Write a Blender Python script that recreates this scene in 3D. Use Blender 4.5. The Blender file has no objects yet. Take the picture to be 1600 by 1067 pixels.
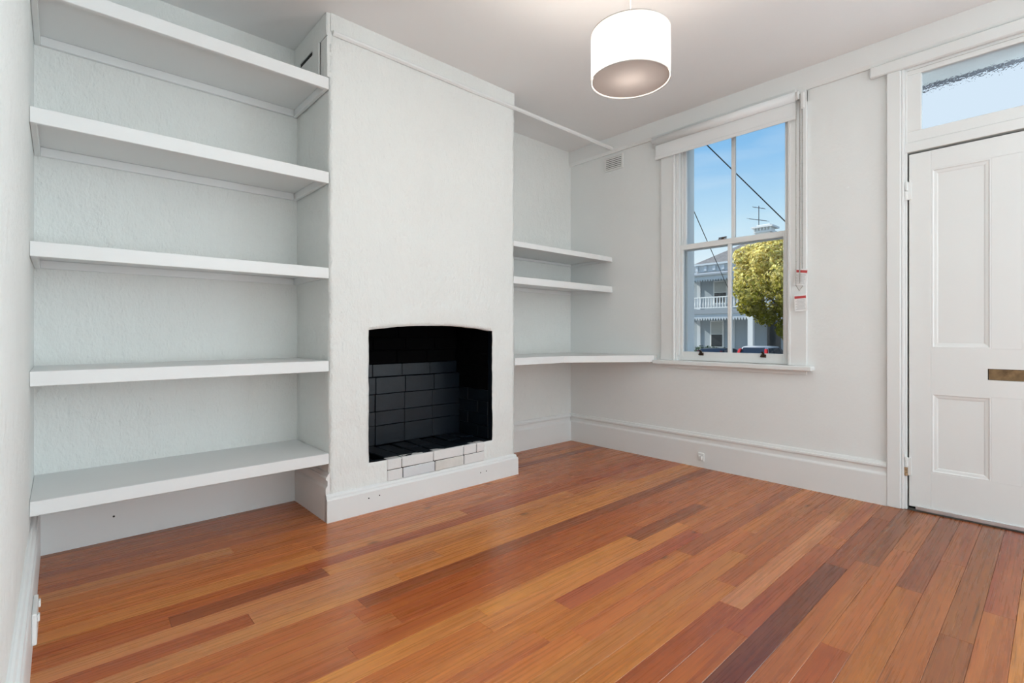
import bpy, bmesh, math, random
from mathutils import Vector, Matrix, noise
random.seed(7)
SC = bpy.context.scene
COL = SC.collection

# ---------------------------------------------------------------- camera
# world: x along the fireplace wall (0 = window wall, room at x<0), y depth (0 = fireplace wall, room at y<0)
F_PX, HOR, YAW = 777.0, 522.0, math.radians(42.3)
CAM = Vector((-3.58, -3.109, 1.0))
cd = bpy.data.cameras.new('camera'); cam = bpy.data.objects.new('camera', cd); COL.objects.link(cam)
cam.location = CAM; cam.rotation_euler = (math.radians(90), 0, -YAW)
cd.sensor_width = 36; cd.lens = F_PX / 1600 * 36
cd.shift_y = (HOR - 533.5) / 1600 * 1.0
cd.clip_start = 0.02; cd.clip_end = 500
SC.camera = cam
FW = Vector((math.sin(YAW), math.cos(YAW), 0)); RT = Vector((math.cos(YAW), -math.sin(YAW), 0))
def pix(u, v, X):
    """point where the ray of photo pixel (u,v) meets the plane x = X"""
    d = FW + RT * ((u - 800) / F_PX) + Vector((0, 0, -(v - HOR) / F_PX))
    return CAM + d * ((X - CAM.x) / d.x)

# ---------------------------------------------------------------- world, sun, fill light, exposure
W = bpy.data.worlds.new('world'); SC.world = W; W.use_nodes = True
nt = W.node_tree; nt.nodes.clear()
o_ = nt.nodes.new('ShaderNodeOutputWorld'); bg = nt.nodes.new('ShaderNodeBackground')
tc = nt.nodes.new('ShaderNodeTexCoord'); sp = nt.nodes.new('ShaderNodeSeparateXYZ'); rp = nt.nodes.new('ShaderNodeValToRGB')
nt.links.new(tc.outputs['Generated'], sp.inputs[0]); nt.links.new(sp.outputs['Z'], rp.inputs[0])
el = rp.color_ramp.elements
el[0].position = 0.0; el[0].color = (0.84, 0.92, 0.97, 1)
el[1].position = 1.0; el[1].color = (0.07, 0.21, 0.55, 1)
for p_, c_ in ((0.12, (0.80, 0.90, 0.97, 1)), (0.20, (0.57, 0.79, 0.95, 1)), (0.32, (0.27, 0.55, 0.88, 1)), (0.5, (0.17, 0.42, 0.78, 1))):
    e = rp.color_ramp.elements.new(p_); e.color = c_
mp = nt.nodes.new('ShaderNodeMapping'); mp.inputs['Scale'].default_value = (1.5, 1.5, 9)
nz = nt.nodes.new('ShaderNodeTexNoise'); nz.inputs['Scale'].default_value = 2.2; nz.inputs['Detail'].default_value = 6
nt.links.new(tc.outputs['Generated'], mp.inputs[0]); nt.links.new(mp.outputs[0], nz.inputs['Vector'])
cr = nt.nodes.new('ShaderNodeMapRange'); cr.inputs[1].default_value = 0.5; cr.inputs[2].default_value = 0.8; cr.inputs[4].default_value = 0.35
nt.links.new(nz.outputs['Fac'], cr.inputs[0])
mx = nt.nodes.new('ShaderNodeMixRGB'); mx.inputs[2].default_value = (0.92, 0.95, 0.98, 1)
nt.links.new(cr.outputs[0], mx.inputs[0]); nt.links.new(rp.outputs[0], mx.inputs[1])
dp = nt.nodes.new('ShaderNodeVectorMath'); dp.operation = 'DOT_PRODUCT'; dp.inputs[1].default_value = Vector((0.945, 0.0, 0.33)).normalized()  # bright cloud patch added in line with the transom, to pale its glass
nt.links.new(tc.outputs['Generated'], dp.inputs[0])
cb = nt.nodes.new('ShaderNodeMapRange'); cb.interpolation_type = 'SMOOTHSTEP'; cb.inputs[1].default_value = 0.966; cb.inputs[2].default_value = 0.986
nt.links.new(dp.outputs['Value'], cb.inputs[0])
m2 = nt.nodes.new('ShaderNodeMixRGB'); m2.inputs[2].default_value = (0.70, 0.81, 0.92, 1)
nt.links.new(cb.outputs[0], m2.inputs[0]); nt.links.new(mx.outputs[0], m2.inputs[1]); nt.links.new(m2.outputs[0], bg.inputs[0]); nt.links.new(bg.outputs[0], o_.inputs[0])
bg.inputs[1].default_value = 0.95

def light(name, kind, loc, power, color, **kw):
    l = bpy.data.lights.new(name, kind); l.energy = power; l.color = color
    for k, v in kw.items(): setattr(l, k, v)
    o = bpy.data.objects.new(name, l); COL.objects.link(o); o.location = loc
    return o
sun = light('sun', 'SUN', (0, 30, 30), 6.0, (1.0, 0.95, 0.87), angle=math.radians(0.6))
sun.rotation_euler = Vector((-0.20, 0.78, 0.59)).to_track_quat('Z', 'Y').to_euler()
FILLC = (0.76, 0.91, 1.0)
# (both lean upwards to brighten the ceiling)
# added fill lights outside an invented window and glazed doors behind the camera
side_fill = light('side_fill_light', 'AREA', (0.34, -4.60, 1.45), 200, FILLC, shape='RECTANGLE', size=1.7, size_y=1.9)
side_fill.rotation_euler = Vector((0.91, 0, -0.41)).to_track_quat('Z', 'Y').to_euler()
rear_fill = light('rear_fill_light', 'AREA', (-1.75, -6.12, 1.25), 52, (0.92, 0.97, 1.0), shape='RECTANGLE', size=2.4, size_y=2.3)
rear_fill.rotation_euler = Vector((0, -0.86, -0.51)).to_track_quat('Z', 'Y').to_euler()
LAMP_W = 13.0
vs = SC.view_settings
vs.view_transform = 'Standard'; vs.look = 'None'; vs.exposure = 0.11; vs.gamma = 1.0; vs.use_curve_mapping = False

# ---------------------------------------------------------------- materials
MATS = {}
def mat(name, col, rough=0.5, metal=0.0, bump=None, var=None, spec=0.5, coat=0.0, coat_rough=0.1):
    """col linear rgb; bump=(scale xyz, strength, distance, detail); var=(scale xyz, amount)"""
    if name in MATS: return MATS[name]
    m = bpy.data.materials.new(name); m.use_nodes = True; n = m.node_tree.nodes; L = m.node_tree.links
    b = n['Principled BSDF']
    b.inputs['Base Color'].default_value = (*col, 1); b.inputs['Roughness'].default_value = rough
    b.inputs['Metallic'].default_value = metal; b.inputs['Specular IOR Level'].default_value = spec
    b.inputs['Coat Weight'].default_value = coat; b.inputs['Coat Roughness'].default_value = coat_rough
    t = n.new('ShaderNodeTexCoord')
    if bump:
        prev = None
        for (sc, st, di, de) in (bump if isinstance(bump, list) else [bump]):
            mp = n.new('ShaderNodeMapping'); mp.inputs['Scale'].default_value = sc
            nz = n.new('ShaderNodeTexNoise'); nz.inputs['Scale'].default_value = 1; nz.inputs['Detail'].default_value = de
            bp = n.new('ShaderNodeBump'); bp.inputs['Strength'].default_value = st; bp.inputs['Distance'].default_value = di
            L.new(t.outputs['Object'], mp.inputs[0]); L.new(mp.outputs[0], nz.inputs['Vector']); L.new(nz.outputs['Fac'], bp.inputs['Height'])
            if prev: L.new(prev.outputs[0], bp.inputs['Normal'])
            prev = bp
        L.new(prev.outputs[0], b.inputs['Normal'])
    if var:
        mp = n.new('ShaderNodeMapping'); mp.inputs['Scale'].default_value = var[0]
        nz = n.new('ShaderNodeTexNoise'); nz.inputs['Scale'].default_value = 1; nz.inputs['Detail'].default_value = 5
        hs = n.new('ShaderNodeHueSaturation'); mr = n.new('ShaderNodeMapRange')
        mr.inputs[1].default_value = 0.3; mr.inputs[2].default_value = 0.7; mr.inputs[3].default_value = 1 - var[1]; mr.inputs[4].default_value = 1 + var[1]
        hs.inputs['Color'].default_value = (*col, 1)
        L.new(t.outputs['Object'], mp.inputs[0]); L.new(mp.outputs[0], nz.inputs['Vector']); L.new(nz.outputs['Fac'], mr.inputs[0])
        L.new(mr.outputs[0], hs.inputs['Value']); L.new(hs.outputs[0], b.inputs['Base Color'])
    MATS[name] = m
    return m
WALL = mat('wall_paint', (0.835, 0.84, 0.825), 0.6, bump=[((9, 9, 5), 0.25, 0.02, 4), ((60, 60, 60), 0.15, 0.004, 3)], var=((1.3, 1.3, 1.3), 0.015))
ROUGH = mat('rough_plaster', (0.84, 0.842, 0.812), 0.6, bump=[((16, 16, 10), 0.55, 0.025, 6), ((95, 95, 50), 0.55, 0.008, 4)], var=((2, 2, 2), 0.015))
CEIL = mat('ceiling_paint', (0.88, 0.87, 0.86), 0.7, bump=((5, 5, 5), 0.15, 0.02, 3))
TRIM = mat('trim_paint', (0.83, 0.83, 0.815), 0.38, bump=((30, 30, 8), 0.06, 0.004, 3))
SHELF = mat('shelf_paint', (0.84, 0.84, 0.83), 0.42, bump=((3, 40, 40), 0.08, 0.004, 3))
BLACKP = mat('black_fire_paint', (0.0034, 0.0064, 0.0110), 0.36, bump=[((30, 30, 30), 0.3, 0.004, 4)], var=((6, 6, 6), 0.3), spec=0.35)
SOOT = mat('soot', (0.0022, 0.0022, 0.0025), 0.9, spec=0.05)
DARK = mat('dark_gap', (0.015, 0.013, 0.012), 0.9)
KERB = mat('kerb_brick_paint', (0.78, 0.765, 0.75), 0.6, bump=[((25, 25, 25), 0.35, 0.01, 4)], var=((5, 5, 5), 0.05))
KERB2 = mat('kerb_brick_bluish', (0.70, 0.71, 0.725), 0.6, bump=[((25, 25, 25), 0.35, 0.01, 4)])
KERB3 = mat('kerb_brick_buff', (0.71, 0.68, 0.64), 0.7, bump=[((25, 25, 25), 0.35, 0.01, 4)], var=((12, 12, 12), 0.08))
PLASTIC = mat('white_plastic', (0.82, 0.81, 0.79), 0.3)
BRASS = mat('aged_brass', (0.23, 0.15, 0.08), 0.45, 0.8, var=((30, 30, 30), 0.4))
BRONZE = mat('dark_bronze', (0.08, 0.05, 0.035), 0.35, 0.7)
RUST = mat('rusty_hinge', (0.40, 0.26, 0.15), 0.6, 0.3, var=((120, 120, 120), 0.6))
ALU = mat('aluminium', (0.75, 0.77, 0.80), 0.3, 0.9)
BLIND = mat('blind_fabric', (0.87, 0.87, 0.865), 0.7)
CHAIN = mat('bead_chain', (0.42, 0.40, 0.37), 0.4, 0.3)
PAPER = mat('tag_paper', (0.88, 0.87, 0.86), 0.6)
RED = mat('tag_red', (0.55, 0.06, 0.06), 0.6)
INK = mat('tag_ink', (0.35, 0.35, 0.36), 0.7)

def glass_mat(name, rough_bump=False):
    m = bpy.data.materials.new(name); m.use_nodes = True; n = m.node_tree.nodes; L = m.node_tree.links
    n.clear(); out = n.new('ShaderNodeOutputMaterial')
    if not rough_bump:
        tr = n.new('ShaderNodeBsdfTransparent'); tr.inputs[0].default_value = (0.96, 0.98, 0.98, 1)
        gl = n.new('ShaderNodeBsdfGlossy'); gl.inputs['Roughness'].default_value = 0.02
        fr = n.new('ShaderNodeFresnel'); fr.inputs[0].default_value = 1.25
        mx = n.new('ShaderNodeMixShader'); L.new(fr.outputs[0], mx.inputs[0]); L.new(tr.outputs[0], mx.inputs[1]); L.new(gl.outputs[0], mx.inputs[2])
        L.new(mx.outputs[0], out.inputs[0])
    else:
        rf = n.new('ShaderNodeBsdfRefraction'); rf.inputs['IOR'].default_value = 1.12; rf.inputs['Roughness'].default_value = 0.12
        rf.inputs[0].default_value = (0.97, 0.99, 1.0, 1)
        t = n.new('ShaderNodeTexCoord'); vo = n.new('ShaderNodeTexVoronoi'); vo.inputs['Scale'].default_value = 85; vo.feature = 'SMOOTH_F1'
        nz = n.new('ShaderNodeTexNoise'); nz.inputs['Scale'].default_value = 60
        ad = n.new('ShaderNodeMath'); bp = n.new('ShaderNodeBump'); bp.inputs['Strength'].default_value = 0.55; bp.inputs['Distance'].default_value = 0.006
        L.new(t.outputs['Object'], vo.inputs['Vector']); L.new(t.outputs['Object'], nz.inputs['Vector'])
        L.new(vo.outputs['Distance'], ad.inputs[0]); L.new(nz.outputs['Fac'], ad.inputs[1]); L.new(ad.outputs[0], bp.inputs['Height'])
        L.new(bp.outputs[0], rf.inputs['Normal'])
        L.new(rf.outputs[0], out.inputs[0])
    MATS[name] = m; return m
GLASS = glass_mat('window_glass'); TEXGLASS = glass_mat('patterned_glass', True)

def wood_mat():
    m = bpy.data.materials.new('floor_wood'); m.use_nodes = True; n = m.node_tree.nodes; L = m.node_tree.links
    b = n['Principled BSDF']; b.inputs['Roughness'].default_value = 0.27; b.inputs['Specular IOR Level'].default_value = 0.42
    oi = n.new('ShaderNodeObjectInfo'); t = n.new('ShaderNodeTexCoord')
    off = n.new('ShaderNodeVectorMath'); off.operation = 'SCALE'; off.inputs[0].default_value = (37, 19, 11)
    L.new(oi.outputs['Random'], off.inputs['Scale'])
    ad = n.new('ShaderNodeVectorMath'); L.new(t.outputs['Object'], ad.inputs[0]); L.new(off.outputs[0], ad.inputs[1])
    def grain(sx, sy, det, dist=0.0):
        mp = n.new('ShaderNodeMapping'); mp.inputs['Scale'].default_value = (sx, sy, 1)
        nz = n.new('ShaderNodeTexNoise'); nz.inputs['Scale'].default_value = 1; nz.inputs['Detail'].default_value = det; nz.inputs['Distortion'].default_value = dist
        L.new(ad.outputs[0], mp.inputs[0]); L.new(mp.outputs[0], nz.inputs['Vector']); return nz.outputs['Fac']
    def rng(src, a, bb, lo, hi):
        mr = n.new('ShaderNodeMapRange'); L.new(src, mr.inputs[0])
        for i, v in enumerate((a, bb, lo, hi)): mr.inputs[i + 1].default_value = v
        return mr.outputs[0]
    g1 = grain(2.2, 110, 4, 0.3); g2 = grain(14, 420, 3); g3 = grain(1.0, 14, 3, 0.5); g4 = grain(1.6, 95, 2, 0.6)
    def mul(a, c):
        k = n.new('ShaderNodeMath'); k.operation = 'MULTIPLY'; L.new(a, k.inputs[0]); L.new(c, k.inputs[1]); return k.outputs[0]
    v = mul(mul(rng(g1, 0.3, 0.7, 0.84, 1.14), rng(g2, 0.3, 0.7, 0.86, 1.12)), rng(g3, 0.3, 0.7, 0.90, 1.10))
    v = mul(v, rng(g4, 0.68, 0.80, 1.0, 0.40))
    mpk = n.new('ShaderNodeMapping'); mpk.inputs['Scale'].default_value = (0.55, 1.5, 1); vk = n.new('ShaderNodeTexVoronoi'); vk.inputs['Scale'].default_value = 1.0; vk.voronoi_dimensions = '2D'
    L.new(ad.outputs[0], mpk.inputs[0]); L.new(mpk.outputs[0], vk.inputs['Vector']); v = mul(v, rng(vk.outputs['Distance'], 0.006, 0.024, 0.4, 1.0))
    hs = n.new('ShaderNodeHueSaturation'); L.new(oi.outputs['Color'], hs.inputs['Color']); L.new(v, hs.inputs['Value'])
    L.new(rng(g3, 0.3, 0.7, 0.495, 0.505), hs.inputs['Hue'])
    L.new(hs.outputs[0], b.inputs['Base Color'])
    rr = rng(g1, 0.3, 0.7, 0.24, 0.33); L.new(rr, b.inputs['Roughness'])
    bp = n.new('ShaderNodeBump'); bp.inputs['Strength'].default_value = 0.06; bp.inputs['Distance'].default_value = 0.002
    L.new(g2, bp.inputs['Height']); L.new(bp.outputs[0], b.inputs['Normal'])
    return m
WOOD = wood_mat()

# ---------------------------------------------------------------- mesh helpers
WO = {}    # world origin of each object made here
def finish(bm, name, m, parent=None, origin=None, smooth=False):
    if origin is None: origin = WO[parent.name] if parent else Vector((0, 0, 0))
    po = WO[parent.name] if parent else Vector((0, 0, 0))
    bmesh.ops.translate(bm, verts=bm.verts, vec=-Vector(origin))
    bmesh.ops.recalc_face_normals(bm, faces=bm.faces)
    me = bpy.data.meshes.new(name); bm.to_mesh(me); bm.free()
    for mm in (m if isinstance(m, (list, tuple)) else [m]): me.materials.append(mm)
    if smooth:
        for p in me.polygons: p.use_smooth = True
    o = bpy.data.objects.new(name, me); COL.objects.link(o)
    if parent: o.parent = parent
    o.location = Vector(origin) - po
    WO[o.name] = Vector(origin)
    return o
def tag(o, label=None, cat=None, group=None, kind=None):
    if label: o['label'] = label
    if cat: o['category'] = cat
    if group: o['group'] = group
    if kind: o['kind'] = kind
    return o
def thing(name, loc, label=None, cat=None, group=None, kind=None):
    o = bpy.data.objects.new(name, None); COL.objects.link(o); o.location = loc; o.empty_display_size = 0.1
    WO[o.name] = Vector(loc)
    return tag(o, label, cat, group, kind)
def box(bm, x0, x1, y0, y1, z0, z1, bev=0.0, seg=1):
    v = [bm.verts.new((x, y, z)) for x in (min(x0, x1), max(x0, x1)) for y in (min(y0, y1), max(y0, y1)) for z in (min(z0, z1), max(z0, z1))]
    fs = [bm.faces.new([v[i] for i in f]) for f in ((0, 1, 3, 2), (4, 6, 7, 5), (0, 4, 5, 1), (2, 3, 7, 6), (0, 2, 6, 4), (1, 5, 7, 3))]
    if bev > 0:
        es = list({e for f in fs for e in f.edges})
        bmesh.ops.bevel(bm, geom=es, offset=bev, segments=seg, affect='EDGES', profile=0.5)
def pbox(name, m, parent, *a, bev=0.0, seg=1, origin=None):
    bm = bmesh.new(); box(bm, *a, bev=bev, seg=seg); return finish(bm, name, m, parent, origin)
def tube(bm, pts, r, seg=8, caps=True):
    pts = [Vector(p) for p in pts]; rings = []
    for i, p in enumerate(pts):
        t = (pts[min(i + 1, len(pts) - 1)] - pts[max(i - 1, 0)]).normalized()
        a = t.orthogonal().normalized() if abs(t.z) > 0.99 else t.cross(Vector((0, 0, 1))).normalized()
        b = t.cross(a).normalized(); rr = r[i] if isinstance(r, (list, tuple)) else r
        rings.append([bm.verts.new(p + (a * math.cos(2 * math.pi * k / seg) + b * math.sin(2 * math.pi * k / seg)) * rr) for k in range(seg)])
    for a, b in zip(rings, rings[1:]):
        for k in range(seg): bm.faces.new((a[k], a[(k + 1) % seg], b[(k + 1) % seg], b[k]))
    if caps: bm.faces.new(rings[0]); bm.faces.new(rings[-1][::-1])
def lathe(bm, prof, c, seg=32):
    rings = []
    for r, z in prof:
        rings.append([bm.verts.new((c[0] + r * math.cos(2 * math.pi * k / seg), c[1] + r * math.sin(2 * math.pi * k / seg), c[2] + z)) for k in range(seg)] if r > 1e-6 else [bm.verts.new((c[0], c[1], c[2] + z))])
    for a, b in zip(rings, rings[1:]):
        for k in range(seg):
            q = [a[k % len(a)], a[(k + 1) % len(a)], b[(k + 1) % len(b)], b[k % len(b)]]
            q = list(dict.fromkeys(q))
            if len(q) > 2: bm.faces.new(q)
def prism(bm, poly, axis, a0, a1):
    """extrude a polygon given in the two other axes (in xyz order) along axis"""
    def P(p, a):
        l = list(p); l.insert(axis, a); return l
    A = [bm.verts.new(P(p, a0)) for p in poly]; B = [bm.verts.new(P(p, a1)) for p in poly]
    bm.faces.new(A); bm.faces.new(B[::-1])
    for i in range(len(poly)):
        j = (i + 1) % len(poly); bm.faces.new((A[i], B[i], B[j], A[j]))
def sweep(bm, prof, path, side=1):
    """profile (distance from wall, z) swept along a floor path with mitred corners; side=1: room on the left of the path"""
    P = [Vector((p[0], p[1])) for p in path]; rings = []
    for i, p in enumerate(P):
        ds = []
        if i > 0: ds.append((P[i] - P[i - 1]).normalized())
        if i < len(P) - 1: ds.append((P[i + 1] - P[i]).normalized())
        ns = [Vector((-d.y, d.x)) * side for d in ds]
        if len(ns) == 1: n = ns[0]
        else:
            n = (ns[0] + ns[1]).normalized(); n = n / max(n.dot(ns[0]), 0.3)
        rings.append([bm.verts.new((p.x + n.x * d, p.y + n.y * d, z)) for d, z in prof])
    k = len(prof)
    for a, b in zip(rings, rings[1:]):
        for j in range(k): bm.faces.new((a[j], a[(j + 1) % k], b[(j + 1) % k], b[j]))
    bm.faces.new(rings[0]); bm.faces.new(rings[-1][::-1])

# ---------------------------------------------------------------- the room
XL, YR, ZC = -3.665, -5.90, 2.715          # left wall, rear wall, ceiling
BX0, BX1, BY = -2.513, -1.178, -0.49       # chimney breast
OX0, OX1, OZ0, OZ1, ARCH = -2.29, -1.38, 0.272, 1.022, 0.032   # fireplace opening

# floor of single boards
floor = pbox('floor', DARK, None, XL - 0.02, 0.03, YR - 0.02, 0.02, -0.08, -0.021); tag(floor, kind='structure')
CODE = {'P': (0.53, 0.240, 0.115), 'T': (0.52, 0.220, 0.077), 'O': (0.475, 0.178, 0.060), 'N': (0.42, 0.148, 0.057), 'R': (0.375, 0.112, 0.040),
        'D': (0.275, 0.087, 0.036), 'V': (0.165, 0.056, 0.034), 'C': (0.37, 0.112, 0.055), 'B': (0.325, 0.118, 0.053)}
ROWS = {0: [('B', -1.9), ('N', 0)], 1: [('N', -2.2), ('N', 0)], 2: [('N', -2.6), ('N', 0)], 3: [('N', -1.9), ('O', 0)], 4: [('O', -1.9), ('D', 0)],  # row 0: left board darkened, the skirting's shadow put into its colour
        5: [('N', -2.4), ('N', 0)], 6: [('P', -2.99), ('O', -1.2), ('N', 0)], 7: [('O', -2.0), ('N', 0)], 8: [('O', -1.6), ('N', 0)],
        9: [('O', -2.7), ('O', -0.9), ('N', 0)], 10: [('T', -1.9), ('R', 0)], 11: [('R', -2.798), ('R', -1.0), ('R', 0)],
        12: [('R', -3.296), ('D', -2.75), ('T', -1.2), ('N', 0)], 13: [('P', -2.5), ('T', -0.7), ('N', 0)], 14: [('R', -3.082), ('P', -2.3), ('T', 0)],
        15: [('P', -2.55), ('T', -1.0), ('T', 0)], 16: [('N', -2.75), ('D', -1.35), ('D', 0)], 17: [('N', -2.8), ('R', -1.1), ('N', 0)],
        18: [('N', -2.7), ('R', -0.9), ('N', 0)], 19: [('N', -2.9), ('R', -1.35), ('N', 0)], 20: [('T', -2.454), ('T', -1.502), ('D', -0.8), ('N', 0)],
        21: [('O', -2.5), ('T', -1.15), ('N', 0)], 22: [('O', -2.205), ('C', -1.2), ('N', 0)], 23: [('N', -2.4), ('O', -1.466), ('B', 0)],
        24: [('O', -2.3), ('N', -1.0), ('O', -0.35), ('O', 0)], 25: [('T', -1.28), ('N', -0.6), ('N', 0)], 26: [('O', -1.6), ('N', -0.4), ('N', 0)],
        27: [('R', -1.75), ('P', -0.5), ('O', 0)], 28: [('R', -1.9), ('C', -0.9), ('O', -0.75), ('N', 0)], 29: [('V', -1.1), ('D', -0.3), ('B', 0)],
        30: [('N', -0.976), ('B', 0)], 31: [('R', -1.75), ('O', -0.7), ('O', 0)], 32: [('O', -1.12), ('B', 0)], 33: [('N', -0.7), ('N', 0)],
        34: [('B', -1.4), ('B', 0)], 35: [('N', -1.11), ('C', 0)], 36: [('T', -0.9), ('P', 0)]}
RW = 0.0842
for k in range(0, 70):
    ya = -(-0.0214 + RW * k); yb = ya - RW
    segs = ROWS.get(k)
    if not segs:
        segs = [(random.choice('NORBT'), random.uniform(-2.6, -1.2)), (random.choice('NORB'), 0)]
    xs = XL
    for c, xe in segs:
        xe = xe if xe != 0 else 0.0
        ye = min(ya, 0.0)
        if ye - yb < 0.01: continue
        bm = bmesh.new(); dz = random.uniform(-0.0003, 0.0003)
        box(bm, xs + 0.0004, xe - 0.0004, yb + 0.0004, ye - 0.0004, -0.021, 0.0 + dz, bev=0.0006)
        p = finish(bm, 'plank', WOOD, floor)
        base = CODE[c]; j = random.uniform(0.94, 1.06) * (0.66 if k >= 30 else 0.78 if k >= 25 else 0.93)  # foreground rows darkened in colour to offset the extra light falling there
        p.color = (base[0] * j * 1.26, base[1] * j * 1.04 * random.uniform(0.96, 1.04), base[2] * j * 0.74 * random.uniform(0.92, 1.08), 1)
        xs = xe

tag(pbox('ceiling', CEIL, None, XL - 0.2, 0.28, YR - 0.2, 0.25, ZC, ZC + 0.15), kind='structure')
tag(pbox('wall_left', ROUGH, None, XL - 0.2, XL, YR - 0.2, 0.25, -0.1, ZC), kind='structure')
tag(pbox('wall_back', ROUGH, None, XL, 0.0, 0.0, 0.25, -0.1, ZC), kind='structure')
# window wall with its two openings
WY0, WY1, WZ0, WZ1 = -1.085, -1.905, 0.775, 2.535       # window opening
DY0, DY1, DZ1 = -2.50, -3.37, 2.50                      # door + transom opening
bm = bmesh.new()
for a in ((WY0, 0.25, -0.1, ZC), (WY1, WY0, -0.1, WZ0), (WY1, WY0, WZ1, ZC), (DY0, WY1, -0.1, ZC), (DY1, DY0, DZ1, ZC), (DY1, DY0, -0.1, -0.02), (-3.75, DY1, -0.1, ZC), (-5.45, -3.75, -0.1, 0.5), (-5.45, -3.75, 2.4, ZC), (YR - 0.2, -5.45, -0.1, ZC)):
    box(bm, 0.0, 0.28, *a)
tag(finish(bm, 'wall_right', WALL), kind='structure')
bm = bmesh.new()
for a in ((XL, -2.95, -0.1, ZC), (-0.55, 0.0, -0.1, ZC), (-2.95, -0.55, 2.4, ZC), (-2.95, -0.55, -0.1, -0.021)): box(bm, a[0], a[1], YR - 0.15, YR, a[2], a[3])
tag(finish(bm, 'wall_front', WALL), kind='structure')
d2 = thing('added_door', (-1.75, YR - 0.07, 0), kind='structure')  # invented glazed doors behind the camera, added for the rear fill light
for x in (-2.92, -1.79, -1.71, -0.58): pbox('stile', TRIM, d2, x - 0.03, x + 0.03, YR - 0.09, YR - 0.05, 0.0, 2.4, bev=0.002)
for a, b in ((-2.89, -1.82), (-1.68, -0.61)):
    for z in (0.04, 1.2, 2.36): pbox('rail', TRIM, d2, a, b, YR - 0.088, YR - 0.052, z - 0.03, z + 0.03, bev=0.002)
    pbox('pane', GLASS, d2, a, b, YR - 0.0715, YR - 0.0685, 0.07, 1.17); pbox('pane', GLASS, d2, a, b, YR - 0.0715, YR - 0.0685, 1.23, 2.33)
w3 = thing('added_window', (0.05, -4.6, 0.5), kind='structure')  # invented window out of view, added for the side fill light
for a in ((-3.75, -3.63, 0.5, 2.5), (-5.57, -5.45, 0.5, 2.5), (-5.45, -3.75, 2.4, 2.5)): pbox('casing', TRIM, w3, -0.02, -0.001, *a, bev=0.003)
pbox('stool', TRIM, w3, -0.06, 0.10, -5.60, -3.60, 0.47, 0.50, bev=0.005)
for y in (-3.78, -4.60, -5.42): pbox('stile', TRIM, w3, 0.08, 0.12, y - 0.025, y + 0.025, 0.5, 2.4, bev=0.002)
for z in (0.53, 1.45, 2.37): pbox('rail', TRIM, w3, 0.082, 0.118, -5.45, -3.75, z - 0.025, z + 0.025, bev=0.002)
for a, b in ((-5.395, -4.625), (-4.575, -3.805)):
    for c, d in ((0.555, 1.425), (1.475, 2.345)): pbox('pane', GLASS, w3, 0.0985, 0.1015, a, b, c, d)

# chimney breast: rough painted brick with an arched opening
def rz(x):
    t = (x - (OX0 + OX1) / 2) / ((OX1 - OX0) / 2); return ARCH * (1 - t * t)
def lin(a, b, n): return [a + (b - a) * i / n for i in range(n + 1)]
bm = bmesh.new()
def grid(xs, zs, fn):
    V = [[bm.verts.new(fn(x, z)) for z in zs] for x in xs]
    for i in range(len(xs) - 1):
        for j in range(len(zs) - 1): bm.faces.new((V[i][j], V[i + 1][j], V[i + 1][j + 1], V[i][j + 1]))
zb, zm, zt = lin(0, OZ0, 12), lin(OZ0, OZ1, 34), lin(OZ1, ZC, 70)
xl, xm, xr = lin(BX0, OX0, 10), lin(OX0, OX1, 40), lin(OX1, BX1, 10)
zall = zb + zm[1:] + zt[1:]
grid(xl, zall, lambda x, z: (x, BY, z)); grid(xr, zall, lambda x, z: (x, BY, z))
grid(xm, zb, lambda x, z: (x, BY, z))
warp = lambda x, z: z + rz(x) * (1 - (z - OZ1) / (ZC - OZ1))
grid(xm, zt, lambda x, z: (x, BY, warp(x, z)))
DEP = lin(BY, BY + 0.045, 3)
grid(xm, DEP, lambda x, y: (x, y, OZ1 + rz(x)))                    # soffit lip
nf = len(bm.faces)
for xx in (OX0, OX1): grid(DEP, zm, lambda y, z, xx=xx: (xx, y, z))
grid(xm, DEP, lambda x, y: (x, y, OZ0))
bm.faces.ensure_lookup_table()
for f_ in bm.faces[nf:]: f_.material_index = 1
sd = lin(BY, 0.0, 16)
for xx in (BX0, BX1): grid(sd, zall, lambda y, z, xx=xx: (xx, y, z))
bmesh.ops.remove_doubles(bm, verts=bm.verts, dist=0.0005)
def disp(v):
    n1 = noise.noise_vector(v * 6.0) * 0.0035 + noise.noise_vector(v * 22.0 + Vector((5, 3, 1))) * 0.0022
    # faint courses of brick under the paint
    course = (v.z / 0.083); f = course - math.floor(course)
    off = 0.115 if int(math.floor(course)) % 2 else 0.0
    bxx = (v.x + off) / 0.235; g = bxx - math.floor(bxx)
    d = min(f, 1 - f) * 0.083; e = min(g, 1 - g) * 0.235
    mask = 0.5 + 0.5 * noise.noise(v * 2.3 + Vector((9, 9, 9)))
    groove = -0.003 * mask * (math.exp(-(d / 0.008) ** 2) + 0.7 * math.exp(-(e / 0.008) ** 2))
    return n1, groove
for v in bm.verts:
    co = v.co.copy(); n1, g = disp(co)
    if abs(co.y) < 1e-4: n1.y = 0
    if co.z < 1e-4 or co.z > ZC - 1e-4: n1.z = 0
    v.co = co + n1 + Vector((0, -g if abs(co.y - BY) < 1e-4 else 0, 0))
breast = tag(finish(bm, 'wall_chimney_breast', [ROUGH, BLACKP], smooth=True), kind='structure')

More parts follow.
